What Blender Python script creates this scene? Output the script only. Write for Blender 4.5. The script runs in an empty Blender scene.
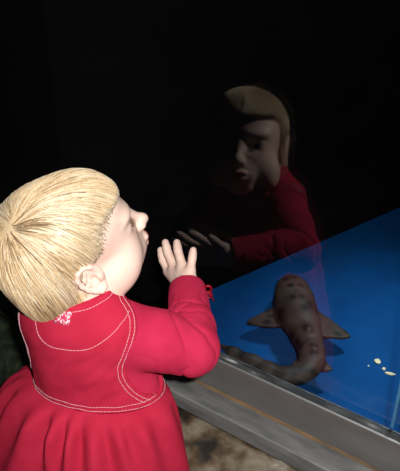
import bpy, bmesh, math, random
import numpy as np
from mathutils import Vector, Matrix, noise
from mathutils.bvhtree import BVHTree

random.seed(7)
rng = np.random.default_rng(7)
SC = bpy.context.scene
COL = SC.collection

# ------------------------------------------------------------------ camera, world, lights, exposure
CAM_H = 1.16
PITCH = math.radians(30.1)
cam_data = bpy.data.cameras.new('camera')
cam_data.sensor_fit = 'HORIZONTAL'
cam_data.sensor_width = 36.0
cam_data.lens = 57.6
cam_data.clip_start = 0.02
cam = bpy.data.objects.new('camera', cam_data)
cam.location = (0, 0, CAM_H)
cam.rotation_euler = (math.pi / 2 - PITCH, 0, 0)
COL.objects.link(cam)
SC.camera = cam

world = bpy.data.worlds.new('dark_hall')
world.use_nodes = True
world.node_tree.nodes['Background'].inputs['Color'].default_value = (0.5, 0.6, 0.8, 1)
world.node_tree.nodes['Background'].inputs['Strength'].default_value = 0.002
SC.world = world

fl = bpy.data.lights.new('camera_flash', 'AREA')
fl.shape = 'RECTANGLE'
fl.size, fl.size_y = 0.035, 0.02
fl.energy = 12.0
fl.color = (1.0, 0.97, 0.93)
flash = bpy.data.objects.new('camera_flash', fl)
flash.location = (0.05, 0.0, CAM_H + 0.045)
flash.rotation_euler = (math.pi / 2 - PITCH, 0, 0.0)
COL.objects.link(flash)

tl = bpy.data.lights.new('tank_lamp', 'SPOT')
tl.energy = 100.0
tl.spot_size = math.radians(40)
tl.spot_blend = 1.0
tl.shadow_soft_size = 0.12
tl.color = (0.75, 0.9, 1.0)
tank_lamp = bpy.data.objects.new('tank_lamp', tl)
tank_lamp.location = (0.75, 1.45, 1.75)
tank_lamp.rotation_euler = (Vector((0.42, 0.90, 0.30)) - Vector(tank_lamp.location)).to_track_quat('-Z', 'Y').to_euler()
COL.objects.link(tank_lamp)

SC.view_settings.view_transform = 'Standard'
SC.view_settings.look = 'None'
SC.view_settings.gamma = 1.0
SC.view_settings.exposure = 0.0
SC.view_settings.use_curve_mapping = False
SC.cycles.caustics_reflective = False
SC.cycles.caustics_refractive = False


# ------------------------------------------------------------------ materials
def srgb(r, g, b):
    f = lambda v: (v / 12.92 if v <= 0.04045 else ((v + 0.055) / 1.055) ** 2.4)
    return (f(r / 255), f(g / 255), f(b / 255), 1.0)


def new_mat(name, rough=0.6, metallic=0.0, spec=0.4):
    m = bpy.data.materials.new(name)
    m.use_nodes = True
    b = m.node_tree.nodes['Principled BSDF']
    b.inputs['Roughness'].default_value = rough
    b.inputs['Metallic'].default_value = metallic
    b.inputs['Specular IOR Level'].default_value = spec
    b.inputs['Diffuse Roughness'].default_value = 0.15 if rough > 0.7 else 0.0
    return m, m.node_tree, b


def noise_mat(name, stops, scale=20, detail=4, rough=0.6, metallic=0.0, spec=0.4, bump=0.0, bump_scale=200,
              stretch=(1, 1, 1), sheen=0.0, sss=0.0, rrange=None):
    m, nt, b = new_mat(name, rough, metallic, spec)
    tc = nt.nodes.new('ShaderNodeTexCoord')
    mp = nt.nodes.new('ShaderNodeMapping')
    mp.inputs['Scale'].default_value = stretch
    nt.links.new(tc.outputs['Object'], mp.inputs['Vector'])
    nz = nt.nodes.new('ShaderNodeTexNoise')
    nz.inputs['Scale'].default_value = scale
    nz.inputs['Detail'].default_value = detail
    nt.links.new(mp.outputs['Vector'], nz.inputs['Vector'])
    cr = nt.nodes.new('ShaderNodeValToRGB')
    els = cr.color_ramp.elements
    while len(els) < len(stops):
        els.new(0.5)
    for e, (p, c) in zip(els, stops):
        e.position = p
        e.color = c
    nt.links.new(nz.outputs['Fac'], cr.inputs['Fac'])
    nt.links.new(cr.outputs['Color'], b.inputs['Base Color'])
    if rrange:
        mr = nt.nodes.new('ShaderNodeMapRange')
        mr.inputs['To Min'].default_value, mr.inputs['To Max'].default_value = rrange
        nt.links.new(nz.outputs['Fac'], mr.inputs['Value'])
        nt.links.new(mr.outputs['Result'], b.inputs['Roughness'])
    if bump:
        n2 = nt.nodes.new('ShaderNodeTexNoise')
        n2.inputs['Scale'].default_value = bump_scale
        n2.inputs['Detail'].default_value = 3
        nt.links.new(mp.outputs['Vector'], n2.inputs['Vector'])
        bp = nt.nodes.new('ShaderNodeBump')
        bp.inputs['Strength'].default_value = bump
        bp.inputs['Distance'].default_value = 0.002
        nt.links.new(n2.outputs['Fac'], bp.inputs['Height'])
        nt.links.new(bp.outputs['Normal'], b.inputs['Normal'])
    if sheen:
        b.inputs['Sheen Weight'].default_value = sheen
    if sss:
        b.inputs['Subsurface Weight'].default_value = sss
        b.inputs['Subsurface Radius'].default_value = (0.01, 0.004, 0.002)
        b.inputs['Subsurface Scale'].default_value = 0.6
    return m


M = {}
M['skin'] = noise_mat('skin', [(0.3, (0.86, 0.60, 0.50, 1)), (0.7, (0.91, 0.67, 0.57, 1))], 30, 3, 0.5, spec=0.35, sss=0.06)
M['lip'] = noise_mat('lip', [(0.3, (0.66, 0.26, 0.24, 1)), (0.7, (0.72, 0.32, 0.29, 1))], 60, 2, 0.4)
M['nail'] = noise_mat('nail', [(0.3, (0.88, 0.58, 0.52, 1)), (0.7, (0.9, 0.64, 0.57, 1))], 60, 2, 0.3)
M['dress'] = noise_mat('red_twill', [(0.25, srgb(178, 33, 60)), (0.75, srgb(194, 42, 72))], 25, 5, 0.85, spec=0.15, bump=0.35, bump_scale=420)
M['shirt'] = noise_mat('red_jersey', [(0.25, srgb(184, 36, 70)), (0.75, srgb(200, 46, 82))], 30, 4, 0.85, spec=0.15, bump=0.2, bump_scale=600)
M['thread'] = noise_mat('white_thread', [(0.3, srgb(214, 150, 166)), (0.7, srgb(236, 190, 200))], 300, 2, 0.8)
M['label'] = noise_mat('label_cloth', [(0.52, srgb(206, 60, 96)), (0.56, srgb(244, 214, 220))], 420, 1, 0.5)
M['ribbon'] = noise_mat('ribbon', [(0.3, srgb(120, 6, 24)), (0.7, srgb(160, 14, 36))], 60, 2, 0.35)
M['sock'] = noise_mat('sock', [(0.3, srgb(220, 214, 210)), (0.7, srgb(236, 232, 228))], 60, 2, 0.9)
M['shoe'] = noise_mat('shoe_leather', [(0.3, srgb(120, 14, 26)), (0.7, srgb(140, 20, 34))], 60, 2, 0.4)
M['eye_white'] = noise_mat('eye_white', [(0.3, (0.85, 0.83, 0.8, 1)), (0.7, (0.9, 0.88, 0.86, 1))], 60, 2, 0.15, spec=0.6)
M['iris'] = noise_mat('iris', [(0.3, (0.03, 0.05, 0.09, 1)), (0.7, (0.06, 0.10, 0.16, 1))], 300, 2, 0.15, spec=0.6)
M['pupil'] = noise_mat('pupil', [(0.3, (0.004, 0.004, 0.004, 1)), (0.7, (0.006, 0.006, 0.006, 1))], 60, 2, 0.1)
M['lash'] = noise_mat('lash', [(0.3, (0.16, 0.09, 0.05, 1)), (0.7, (0.2, 0.12, 0.07, 1))], 60, 2, 0.6)

# hair: tone stored per strand
mh, nt, b = new_mat('blond_hair', 0.34, spec=0.6)
at = nt.nodes.new('ShaderNodeAttribute')
at.attribute_name = 'tone'
cr = nt.nodes.new('ShaderNodeValToRGB')
els = cr.color_ramp.elements
els.new(0.5)
for e, (p, c) in zip(els, [(0.0, (0.20, 0.115, 0.05, 1)), (0.5, (0.66, 0.475, 0.265, 1)), (1.0, (0.92, 0.80, 0.60, 1))]):
    e.position, e.color = p, c
nt.links.new(at.outputs['Fac'], cr.inputs['Fac'])
nt.links.new(cr.outputs['Color'], b.inputs['Base Color'])
b.inputs['Sheen Weight'].default_value = 0.35
b.inputs['Sheen Roughness'].default_value = 0.4
b.inputs['Sheen Tint'].default_value = (1.0, 0.93, 0.78, 1)
M['hair'] = mh

M['steel'] = noise_mat('brushed_steel', [(0.35, (0.21, 0.20, 0.20, 1)), (0.65, (0.29, 0.28, 0.275, 1))], 7, 5, 0.5, metallic=0.6, spec=0.5,
                       stretch=(1, 2.5, 2.5), bump=0.05, bump_scale=90, rrange=(0.36, 0.52))
M['gasket'] = noise_mat('limed_gasket', [(0.45, (0.012, 0.012, 0.012, 1)), (0.60, (0.05, 0.05, 0.05, 1)), (0.72, (0.34, 0.35, 0.35, 1))], 45, 6, 0.6, stretch=(0.35, 2, 1))
M['zinc'] = noise_mat('dull_zinc', [(0.3, (0.10, 0.105, 0.105, 1)), (0.7, (0.24, 0.24, 0.235, 1))], 14, 6, 0.6, metallic=0.1, stretch=(1, 4, 4))
M['rust'] = noise_mat('rust', [(0.35, (0.10, 0.075, 0.05, 1)), (0.65, (0.26, 0.15, 0.065, 1))], 40, 5, 0.9, stretch=(0.4, 1, 1))
M['rock'] = noise_mat('ledge_rock', [(0.38, (0.016, 0.011, 0.007, 1)), (0.47, (0.085, 0.052, 0.026, 1)), (0.54, (0.15, 0.115, 0.078, 1)), (0.62, (0.22, 0.18, 0.13, 1)), (0.72, (0.46, 0.41, 0.33, 1))],
                      19, 9, 0.85, bump=0.9, bump_scale=70, rrange=(0.45, 0.95))
# green tint over the far left rock, shade behind the child painted in dark
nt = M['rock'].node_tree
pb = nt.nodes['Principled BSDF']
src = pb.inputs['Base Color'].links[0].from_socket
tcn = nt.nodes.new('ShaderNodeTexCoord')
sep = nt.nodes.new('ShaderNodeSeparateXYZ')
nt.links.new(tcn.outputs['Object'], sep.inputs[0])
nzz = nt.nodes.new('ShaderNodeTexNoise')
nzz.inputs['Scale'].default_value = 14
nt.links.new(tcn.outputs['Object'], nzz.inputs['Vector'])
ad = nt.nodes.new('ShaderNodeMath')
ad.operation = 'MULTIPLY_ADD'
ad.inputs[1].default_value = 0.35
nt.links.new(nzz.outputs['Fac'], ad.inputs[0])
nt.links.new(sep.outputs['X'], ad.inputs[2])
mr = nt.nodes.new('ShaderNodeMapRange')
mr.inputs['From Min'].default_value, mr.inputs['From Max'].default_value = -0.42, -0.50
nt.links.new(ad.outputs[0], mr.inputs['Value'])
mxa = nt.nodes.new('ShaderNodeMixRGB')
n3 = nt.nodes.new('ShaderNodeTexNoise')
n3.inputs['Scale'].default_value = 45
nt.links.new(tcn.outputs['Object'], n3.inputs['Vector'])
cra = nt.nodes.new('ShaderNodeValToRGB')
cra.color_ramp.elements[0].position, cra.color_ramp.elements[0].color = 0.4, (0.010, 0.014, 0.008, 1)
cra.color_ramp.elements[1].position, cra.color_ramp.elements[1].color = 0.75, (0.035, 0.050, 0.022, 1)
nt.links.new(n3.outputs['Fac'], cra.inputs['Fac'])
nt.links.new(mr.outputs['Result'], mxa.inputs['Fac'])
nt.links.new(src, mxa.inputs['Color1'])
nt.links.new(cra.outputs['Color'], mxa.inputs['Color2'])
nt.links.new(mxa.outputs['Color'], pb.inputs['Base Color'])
M['floor'] = noise_mat('floor_concrete', [(0.35, (0.03, 0.032, 0.026, 1)), (0.65, (0.09, 0.09, 0.075, 1))], 8, 6, 0.8, bump=0.3, bump_scale=40)
M['blue'] = noise_mat('blue_tank_paint', [(0.35, (0.0005, 0.040, 0.150, 1)), (0.65, (0.001, 0.062, 0.215, 1))], 6, 6, 0.75, spec=0.05, bump=0.15, bump_scale=60)
M['black'] = noise_mat('black_tank_paint', [(0.35, (0.0010, 0.0010, 0.0012, 1)), (0.65, (0.002, 0.002, 0.0022, 1))], 6, 4, 0.9, spec=0.05)
M['shell'] = noise_mat('pale_shell', [(0.35, (0.72, 0.60, 0.32, 1)), (0.65, (0.82, 0.74, 0.50, 1))], 120, 3, 0.6)
M['post'] = noise_mat('dark_post', [(0.35, (0.010, 0.010, 0.011, 1)), (0.65, (0.018, 0.018, 0.02, 1))], 30, 3, 0.6, spec=0.2)
M['silicone'] = noise_mat('silicone', [(0.35, (0.05, 0.20, 0.40, 1)), (0.65, (0.07, 0.24, 0.45, 1))], 60, 2, 0.4)

# shark skin: brown with dark saddles and spots
ms, nt, b = new_mat('shark_skin', 0.6, spec=0.25)
tc = nt.nodes.new('ShaderNodeTexCoord')
vo = nt.nodes.new('ShaderNodeTexVoronoi')
vo.inputs['Scale'].default_value = 38
nt.links.new(tc.outputs['Object'], vo.inputs['Vector'])
c1 = nt.nodes.new('ShaderNodeValToRGB')
c1.color_ramp.elements[0].position, c1.color_ramp.elements[0].color = 0.18, (0.005, 0.004, 0.004, 1)
c1.color_ramp.elements[1].position, c1.color_ramp.elements[1].color = 0.46, (0.034, 0.024, 0.020, 1)
nt.links.new(vo.outputs['Distance'], c1.inputs['Fac'])
nz = nt.nodes.new('ShaderNodeTexNoise')
nz.inputs['Scale'].default_value = 14
nt.links.new(tc.outputs['Object'], nz.inputs['Vector'])
c2 = nt.nodes.new('ShaderNodeValToRGB')
c2.color_ramp.elements[0].position, c2.color_ramp.elements[0].color = 0.35, (0.55, 0.5, 0.5, 1)
c2.color_ramp.elements[1].position, c2.color_ramp.elements[1].color = 0.65, (1.3, 1.2, 1.1, 1)
nt.links.new(nz.outputs['Fac'], c2.inputs['Fac'])
mx = nt.nodes.new('ShaderNodeMixRGB')
mx.blend_type = 'MULTIPLY'
mx.inputs['Fac'].default_value = 1
nt.links.new(c1.outputs['Color'], mx.inputs['Color1'])
nt.links.new(c2.outputs['Color'], mx.inputs['Color2'])
nt.links.new(mx.outputs['Color'], b.inputs['Base Color'])
M['shark'] = ms
M['fin_edge'] = noise_mat('fin_edge', [(0.35, (0.16, 0.16, 0.08, 1)), (0.65, (0.22, 0.22, 0.12, 1))], 60, 2, 0.6)


def pane_mat(name, f0, gain):
    """clear pane: a mirror-like share that grows towards grazing angles, the rest passes straight through"""
    m = bpy.data.materials.new(name)
    m.use_nodes = True
    nt = m.node_tree
    nt.nodes.clear()
    out = nt.nodes.new('ShaderNodeOutputMaterial')
    geo = nt.nodes.new('ShaderNodeNewGeometry')
    dot = nt.nodes.new('ShaderNodeVectorMath')
    dot.operation = 'DOT_PRODUCT'
    nt.links.new(geo.outputs['Normal'], dot.inputs[0])
    nt.links.new(geo.outputs['Incoming'], dot.inputs[1])

    def op(o, a, bb=None):
        n = nt.nodes.new('ShaderNodeMath')
        n.operation = o
        for i, v in enumerate((a, bb)):
            if v is None:
                continue
            if isinstance(v, (int, float)):
                n.inputs[i].default_value = v
            else:
                nt.links.new(v, n.inputs[i])
        return n.outputs[0]
    c = op('ABSOLUTE', dot.outputs['Value'])
    k = op('POWER', op('SUBTRACT', 1.0, c), 5.0)
    fac = op('MINIMUM', op('MULTIPLY', op('ADD', op('MULTIPLY', k, 1 - f0), f0), gain), 1.0)
    tr = nt.nodes.new('ShaderNodeBsdfTransparent')
    gl = nt.nodes.new('ShaderNodeBsdfGlossy')
    gl.inputs['Roughness'].default_value = 0.0
    mix = nt.nodes.new('ShaderNodeMixShader')
    nt.links.new(fac, mix.inputs[0])
    nt.links.new(tr.outputs[0], mix.inputs[1])
    nt.links.new(gl.outputs[0], mix.inputs[2])
    nt.links.new(mix.outputs[0], out.inputs['Surface'])
    return m


M['glass_air'] = pane_mat('glass_room_side', 0.05, 1.4)
M['glass_water'] = pane_mat('glass_water_side', 0.004, 1.0)


# ------------------------------------------------------------------ object helpers
def link(o, parent=None):
    COL.objects.link(o)
    if parent is not None:
        o.parent = parent
    return o


def tag(o, label=None, cat=None, group=None, kind=None):
    for k, v in (('label', label), ('category', cat), ('group', group), ('kind', kind)):
        if v:
            o[k] = v
    return o


def mesh_obj(name, verts, faces, mats, parent=None, smooth=True, idx=None):
    me = bpy.data.meshes.new(name)
    me.from_pydata([tuple(v) for v in verts], [], [tuple(f) for f in faces])
    for m in (mats if isinstance(mats, (list, tuple)) else [mats]):
        me.materials.append(m)
    if idx is not None:
        me.polygons.foreach_set('material_index', np.asarray(idx, dtype=np.int32))
    me.polygons.foreach_set('use_smooth', np.full(len(me.polygons), bool(smooth)))
    me.update()
    return link(bpy.data.objects.new(name, me), parent)


def bm_obj(name, bm, mats, parent=None, smooth=False):
    me = bpy.data.meshes.new(name)
    bmesh.ops.recalc_face_normals(bm, faces=bm.faces[:])
    bm.to_mesh(me)
    bm.free()
    for m in (mats if isinstance(mats, (list, tuple)) else [mats]):
        me.materials.append(m)
    me.polygons.foreach_set('use_smooth', np.full(len(me.polygons), bool(smooth)))
    return link(bpy.data.objects.new(name, me), parent)


def box_bm(x0, x1, y0, y1, z0, z1, bevel=0.0, bm=None):
    bm = bm or bmesh.new()
    r = bmesh.ops.create_cube(bm, size=1)
    for v in r['verts']:
        v.co = Vector(((x0 + x1) / 2 + v.co.x * (x1 - x0), (y0 + y1) / 2 + v.co.y * (y1 - y0), (z0 + z1) / 2 + v.co.z * (z1 - z0)))
    if bevel:
        bmesh.ops.bevel(bm, geom=list({e for v in r['verts'] for e in v.link_edges}), offset=bevel, segments=3, affect='EDGES', profile=0.5)
    return bm


def tube_arrays(paths, radii, sides=5, flat=1.0):
    """tubes along polylines, radii a number or a list per point"""
    V, F = [], []
    for pi, pth in enumerate(paths):
        pth = [Vector(p) for p in pth]
        n = len(pth)
        rad = radii[pi] if isinstance(radii, list) else radii
        base = len(V)
        ref = Vector((0.13, 0.27, 0.95))
        for i, p in enumerate(pth):
            t = (pth[min(i + 1, n - 1)] - pth[max(i - 1, 0)])
            t = t.normalized() if t.length > 1e-9 else Vector((0, 0, 1))
            u = t.cross(ref)
            if u.length < 1e-4:
                u = t.cross(Vector((1, 0, 0)))
            u.normalize()
            w = t.cross(u)
            r = rad[i] if isinstance(rad, (list, tuple)) else rad
            for k in range(sides):
                a = 2 * math.pi * k / sides
                V.append(p + u * (r * math.cos(a)) + w * (r * flat * math.sin(a)))
        for i in range(n - 1):
            for k in range(sides):
                a, b2 = base + i * sides + k, base + i * sides + (k + 1) % sides
                F.append((a, b2, b2 + sides, a + sides))
        F.append(tuple(base + k for k in range(sides))[::-1])
        F.append(tuple(base + (n - 1) * sides + k for k in range(sides)))
    return V, F


# ------------------------------------------------------------------ implicit surfaces: fields of rounded shapes, meshed by surface nets
BIG = 0.08


class Field:
    def __init__(self, lo, hi, h):
        self.lo, self.h = np.array(lo, float), h
        self.n = np.ceil((np.array(hi) - self.lo) / h).astype(int) + 1
        self.D = np.full(self.n, BIG, np.float32)
        self.ax = [(self.lo[i] + h * np.arange(self.n[i])).astype(np.float32) for i in range(3)]

    def region(self, lo, hi):
        i0 = np.clip(np.floor((np.array(lo) - self.lo) / self.h).astype(int), 0, self.n)
        i1 = np.clip(np.ceil((np.array(hi) - self.lo) / self.h).astype(int) + 1, 0, self.n)
        sl = tuple(slice(a, b_) for a, b_ in zip(i0, i1))
        X = self.ax[0][sl[0]][:, None, None]
        Y = self.ax[1][sl[1]][None, :, None]
        Z = self.ax[2][sl[2]][None, None, :]
        return sl, X, Y, Z

    def add(self, prim, k=0.008, inflate=0.0):
        f, lo, hi = prim
        m = inflate + max(k, 3 * self.h) + 0.004
        sl, X, Y, Z = self.region(np.array(lo) - m, np.array(hi) + m)
        a, d = self.D[sl], f(X, Y, Z) - inflate
        hh = np.maximum(k - np.abs(a - d), 0) / max(k, 1e-6)
        self.D[sl] = np.minimum(a, d) - hh * hh * k * 0.25

    def sub(self, prim, k=0.004, inflate=0.0):
        f, lo, hi = prim
        m = inflate + max(k, 3 * self.h) + 0.004
        sl, X, Y, Z = self.region(np.array(lo) - m, np.array(hi) + m)
        a, d = self.D[sl], -(f(X, Y, Z) - inflate)
        hh = np.maximum(k - np.abs(a - d), 0) / max(k, 1e-6)
        self.D[sl] = np.maximum(a, d) + hh * hh * k * 0.25

    def cut(self, fn):
        """keep only where fn(X, Y, Z) < 0"""
        sl, X, Y, Z = self.region(self.lo, self.lo + self.h * self.n)
        self.D[sl] = np.maximum(self.D[sl], fn(X, Y, Z))

    def mesh(self):
        D = self.D
        S = D < 0
        nx, ny, nz = D.shape
        cnt = np.zeros((nx - 1, ny - 1, nz - 1), np.uint8)
        for dx in (0, 1):
            for dy in (0, 1):
                for dz in (0, 1):
                    cnt += S[dx:nx - 1 + dx, dy:ny - 1 + dy, dz:nz - 1 + dz]
        act = (cnt > 0) & (cnt < 8)
        I = np.argwhere(act)
        idx = np.full(act.shape, -1, np.int32)
        idx[act] = np.arange(len(I))
        offs = [(a, b_, c) for a in (0, 1) for b_ in (0, 1) for c in (0, 1)]
        val = {o: D[I[:, 0] + o[0], I[:, 1] + o[1], I[:, 2] + o[2]].astype(float) for o in offs}
        acc = np.zeros((len(I), 3))
        num = np.zeros(len(I))
        for o in offs:
            for axx in range(3):
                if o[axx] == 1:
                    continue
                q = list(o)
                q[axx] = 1
                a, b_ = val[o], val[tuple(q)]
                cr_ = (a < 0) != (b_ < 0)
                t = np.where(cr_, a / np.where(cr_, a - b_, 1), 0)
                p = np.tile(np.array(o, float), (len(I), 1))
                p[:, axx] = t
                acc += p * cr_[:, None]
                num += cr_
        V = self.lo + self.h * (I + acc / num[:, None])
        F = []
        for axx in range(3):
            u, v = (axx + 1) % 3, (axx + 2) % 3
            s0 = [slice(None)] * 3
            s1 = [slice(None)] * 3
            s0[axx], s1[axx] = slice(0, -1), slice(1, None)
            A, B = S[tuple(s0)], S[tuple(s1)]
            E = np.argwhere(A != B)
            E = E[(E[:, u] > 0) & (E[:, v] > 0) & (E[:, u] < D.shape[u] - 1) & (E[:, v] < D.shape[v] - 1)]
            inside = A[E[:, 0], E[:, 1], E[:, 2]]
            eu, ev = np.zeros(3, int), np.zeros(3, int)
            eu[u], ev[v] = 1, 1
            q = [idx[tuple((E - a * eu - b_ * ev).T)] for a, b_ in ((1, 1), (0, 1), (0, 0), (1, 0))]
            Q = np.stack(q, 1)
            Q[~inside] = Q[~inside][:, ::-1]
            F.append(Q)
        F = np.concatenate(F)
        return V, F


def rot(yaw=0.0, pitch=0.0, roll=0.0):
    """x forward, y left, z up; positive pitch lifts the x axis, angles in degrees"""
    return np.array(Matrix.Rotation(math.radians(yaw), 3, 'Z') @ Matrix.Rotation(math.radians(-pitch), 3, 'Y') @ Matrix.Rotation(math.radians(roll), 3, 'X'))


I3 = np.eye(3)


class Frame:
    """a posed frame in which shapes are given"""
    def __init__(self, c=(0, 0, 0), R=I3):
        self.c, self.R = np.array(c, float), np.array(R)

    def p(self, q):
        return self.c + self.R @ np.array(q, float)

    def ell(self, c, r, R=I3):
        C = self.p(c)
        A = (self.R @ np.array(R)).T
        r = np.array(r, float)
        m = r.max()

        def f(X, Y, Z):
            x, y, z = X - C[0], Y - C[1], Z - C[2]
            a = A[0, 0] * x + A[0, 1] * y + A[0, 2] * z
            b_ = A[1, 0] * x + A[1, 1] * y + A[1, 2] * z
            c_ = A[2, 0] * x + A[2, 1] * y + A[2, 2] * z
            k0 = np.sqrt((a / r[0]) ** 2 + (b_ / r[1]) ** 2 + (c_ / r[2]) ** 2)
            k1 = np.sqrt((a / r[0] ** 2) ** 2 + (b_ / r[1] ** 2) ** 2 + (c_ / r[2] ** 2) ** 2)
            return np.where(k1 > 1e-6, k0 * (k0 - 1) / np.maximum(k1, 1e-6), -r.min())
        return f, C - m, C + m

    def cap(self, a, b_, ra, rb, flat=None):
        A, B = self.p(a), self.p(b_)
        d = B - A
        L2 = float(d @ d)
        m = max(ra, rb)

        def f(X, Y, Z):
            x, y, z = X - A[0], Y - A[1], Z - A[2]
            t = np.clip((x * d[0] + y * d[1] + z * d[2]) / L2, 0, 1)
            return np.sqrt((x - t * d[0]) ** 2 + (y - t * d[1]) ** 2 + (z - t * d[2]) ** 2) - (ra + (rb - ra) * t)
        return f, np.minimum(A, B) - m, np.maximum(A, B) + m


def fin_prim(poly, z_of, thick, edge=0.002):
    """a thin plate with a polygon outline in plan and a height given by z_of(x, y)"""
    P = np.array(poly, float)
    zs = [z_of(x, y) for x, y in P]

    def f(X, Y, Z):
        d = None
        s = None
        n = len(P)
        best = np.full(np.broadcast(X, Y).shape, 1e9)
        ins = np.zeros(best.shape, bool)
        for i in range(n):
            a, b_ = P[i], P[(i + 1) % n]
            e = b_ - a
            wx, wy = X - a[0], Y - a[1]
            t = np.clip((wx * e[0] + wy * e[1]) / (e @ e), 0, 1)
            best = np.minimum(best, (wx - t * e[0]) ** 2 + (wy - t * e[1]) ** 2)
            c1_ = (a[1] > Y) != (b_[1] > Y)
            xi = a[0] + (Y - a[1]) / ((b_[1] - a[1]) if abs(b_[1] - a[1]) > 1e-9 else 1e-9) * (b_[0] - a[0])
            ins ^= c1_ & (X < xi)
        d2 = np.sqrt(best)
        d2 = np.where(ins, -d2, d2)
        dz = np.abs(Z - z_of(X, Y)) - thick
        return np.sqrt(np.maximum(d2, 0) ** 2 + np.maximum(dz, 0) ** 2) + np.minimum(np.maximum(d2, dz), 0) - edge
    lo = np.array([P[:, 0].min(), P[:, 1].min(), min(zs) - thick])
    hi = np.array([P[:, 0].max(), P[:, 1].max(), max(zs) + thick])
    return f, lo, hi


# ------------------------------------------------------------------ setting: frame of the glass front (x along it, y into the tank)
N = np.array([0.574, 0.819, 0.0])
GLASS_C = 0.69
PANE_LOC = tuple(N * GLASS_C)
PANE_ROT = (0, 0, -math.radians(35.03))


def at_pane(o):
    o.location = PANE_LOC
    o.rotation_euler = PANE_ROT
    return o


# the hall floor
bm = box_bm(-2.6, 2.2, -1.2, 2.0, -0.1, 0.0)
tag(bm_obj('floor', bm, M['floor']), kind='structure')

# glass pane
PANE_Z0, PANE_Z1 = 0.452, 2.5
bm = box_bm(-2.4, 1.3, 0.0, 0.012, PANE_Z0, PANE_Z1)
o = at_pane(bm_obj('window_1', bm, [M['glass_air'], M['glass_water']]))
for p in o.data.polygons:
    if p.normal.y > 0.5:
        p.material_index = 1
tag(o, kind='structure')

# steel channel under the glass, zinc shelf and rust seam
bm = box_bm(-2.4, 1.3, -0.020, 0.0125, 0.30, 0.452, 0.003)
box_bm(-2.4, 1.3, -0.020, -0.0155, 0.446, 0.4635, 0.002, bm)
o = tag(at_pane(bm_obj('trim_1', bm, M['steel'])), kind='structure')
V, F = [], []
nseg = 260
for i in range(nseg + 1):
    u = -1.6 + 2.6 * i / nseg
    for q, (v, z) in enumerate(((-0.0155, 0.452), (-0.012, 0.4575), (-0.005, 0.4600), (0.0, 0.4615), (0.0, 0.452))):
        w = 0.0012 * noise.noise(Vector((u * 60, q * 3.1, 0)))
        V.append((u, v + (w if q in (1, 2) else 0), z + w))
for i in range(nseg):
    for q in range(4):
        a = i * 5 + q
        F.append((a, a + 1, a + 6, a + 5))
gs = at_pane(mesh_obj('trim_2', V, F, M['gasket']))
tag(gs, kind='structure')
bm = box_bm(-2.4, 1.3, -0.066, -0.020, 0.28, 0.396, 0.003)
box_bm(-2.4, 1.3, -0.0665, -0.0615, 0.385, 0.3995, 0.0015, bm)
zs = tag(at_pane(bm_obj('trim_3', bm, M['zinc'])), kind='structure')
V, F = [], []
for i in range(nseg + 1):
    u = -1.6 + 2.6 * i / nseg
    w = 0.0022 * noise.noise(Vector((u * 40, 1.3, 0))) + 0.0012 * noise.noise(Vector((u * 130, 5.3, 0)))
    for q, (v, z) in enumerate(((-0.0195, 0.3990 + w * 0.3), (-0.0215, 0.3985 + w * 0.3), (-0.0232 + w * 0.7, 0.3972), (-0.0245 + w * 0.7, 0.3962))):
        V.append((u, v, z))
for i in range(nseg):
    for q in range(3):
        a = i * 4 + q
        F.append((a, a + 4, a + 5, a + 1))
tag(at_pane(mesh_obj('trim_4', V, F, M['rust'])), kind='structure')

# rough rock kerb in front of the channel
prof = [(-0.066, 0.02), (-0.0665, 0.30), (-0.067, 0.372), (-0.075, 0.378), (-0.09, 0.379), (-0.105, 0.379), (-0.12, 0.378), (-0.135, 0.376), (-0.148, 0.371),
        (-0.158, 0.362), (-0.163, 0.345), (-0.165, 0.31), (-0.166, 0.26), (-0.168, 0.2), (-0.170, 0.12), (-0.172, -0.01)]
V, F = [], []
nu = 300
m_ = len(prof)
for i in range(nu + 1):
    u = -2.0 + 2.9 * i / nu
    for q, (v, z) in enumerate(prof):
        if 2 < q:
            w = 0.007 * noise.noise(Vector((u * 14, v * 20, z * 14))) + 0.004 * noise.noise(Vector((u * 45, v * 60, z * 45 + 3)))
            w2 = 0.003 * noise.noise(Vector((u * 110, v * 130, z * 110 + 9)))
        else:
            w = w2 = 0
        top = 1.0 if q < 9 else 0.4
        V.append((u, v - (w if q > 8 else 0) * 0.8, z + (w + w2) * top - (0.002 if 2 < q < 9 else 0)))
for i in range(nu):
    for q in range(m_ - 1):
        a = i * m_ + q
        F.append((a, a + 1, a + m_ + 1, a + m_))
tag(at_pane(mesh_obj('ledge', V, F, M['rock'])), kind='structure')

# the tank: blue floor, dark walls
TZ = 0.30
bm = bmesh.new()
ring = [Vector((x, y, 0)) for x, y in ((-0.219, 1.047), (1.325, -0.034), (2.42, 1.53), (1.315, 2.198))]
bot = [bm.verts.new(p + Vector((0, 0, TZ - 0.06))) for p in ring]
top = [bm.verts.new(p + Vector((0, 0, TZ))) for p in ring]
bm.faces.new(bot)
bm.faces.new(top)
for i in range(4):
    bm.faces.new((bot[i], bot[(i + 1) % 4], top[(i + 1) % 4], top[i]))
tag(bm_obj('floor_tank', bm, M['blue']), kind='structure')


def wall_between(name, a, b_, z0, z1, th, mat):
    a, b_ = Vector((a[0], a[1], 0)), Vector((b_[0], b_[1], 0))
    d = (b_ - a).normalized()
    nn = Vector((-d.y, d.x, 0)) * th
    bm = bmesh.new()
    vs = [bm.verts.new(p) for z in (z0, z1) for p in ((a + Vector((0, 0, z))), (b_ + Vector((0, 0, z))), (b_ + nn + Vector((0, 0, z))), (a + nn + Vector((0, 0, z))))]
    for f in ((0, 1, 2, 3), (4, 5, 6, 7), (0, 1, 5, 4), (1, 2, 6, 5), (2, 3, 7, 6), (3, 0, 4, 7)):
        bm.faces.new([vs[i] for i in f])
    return tag(bm_obj(name, bm, mat), kind='structure')


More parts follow.
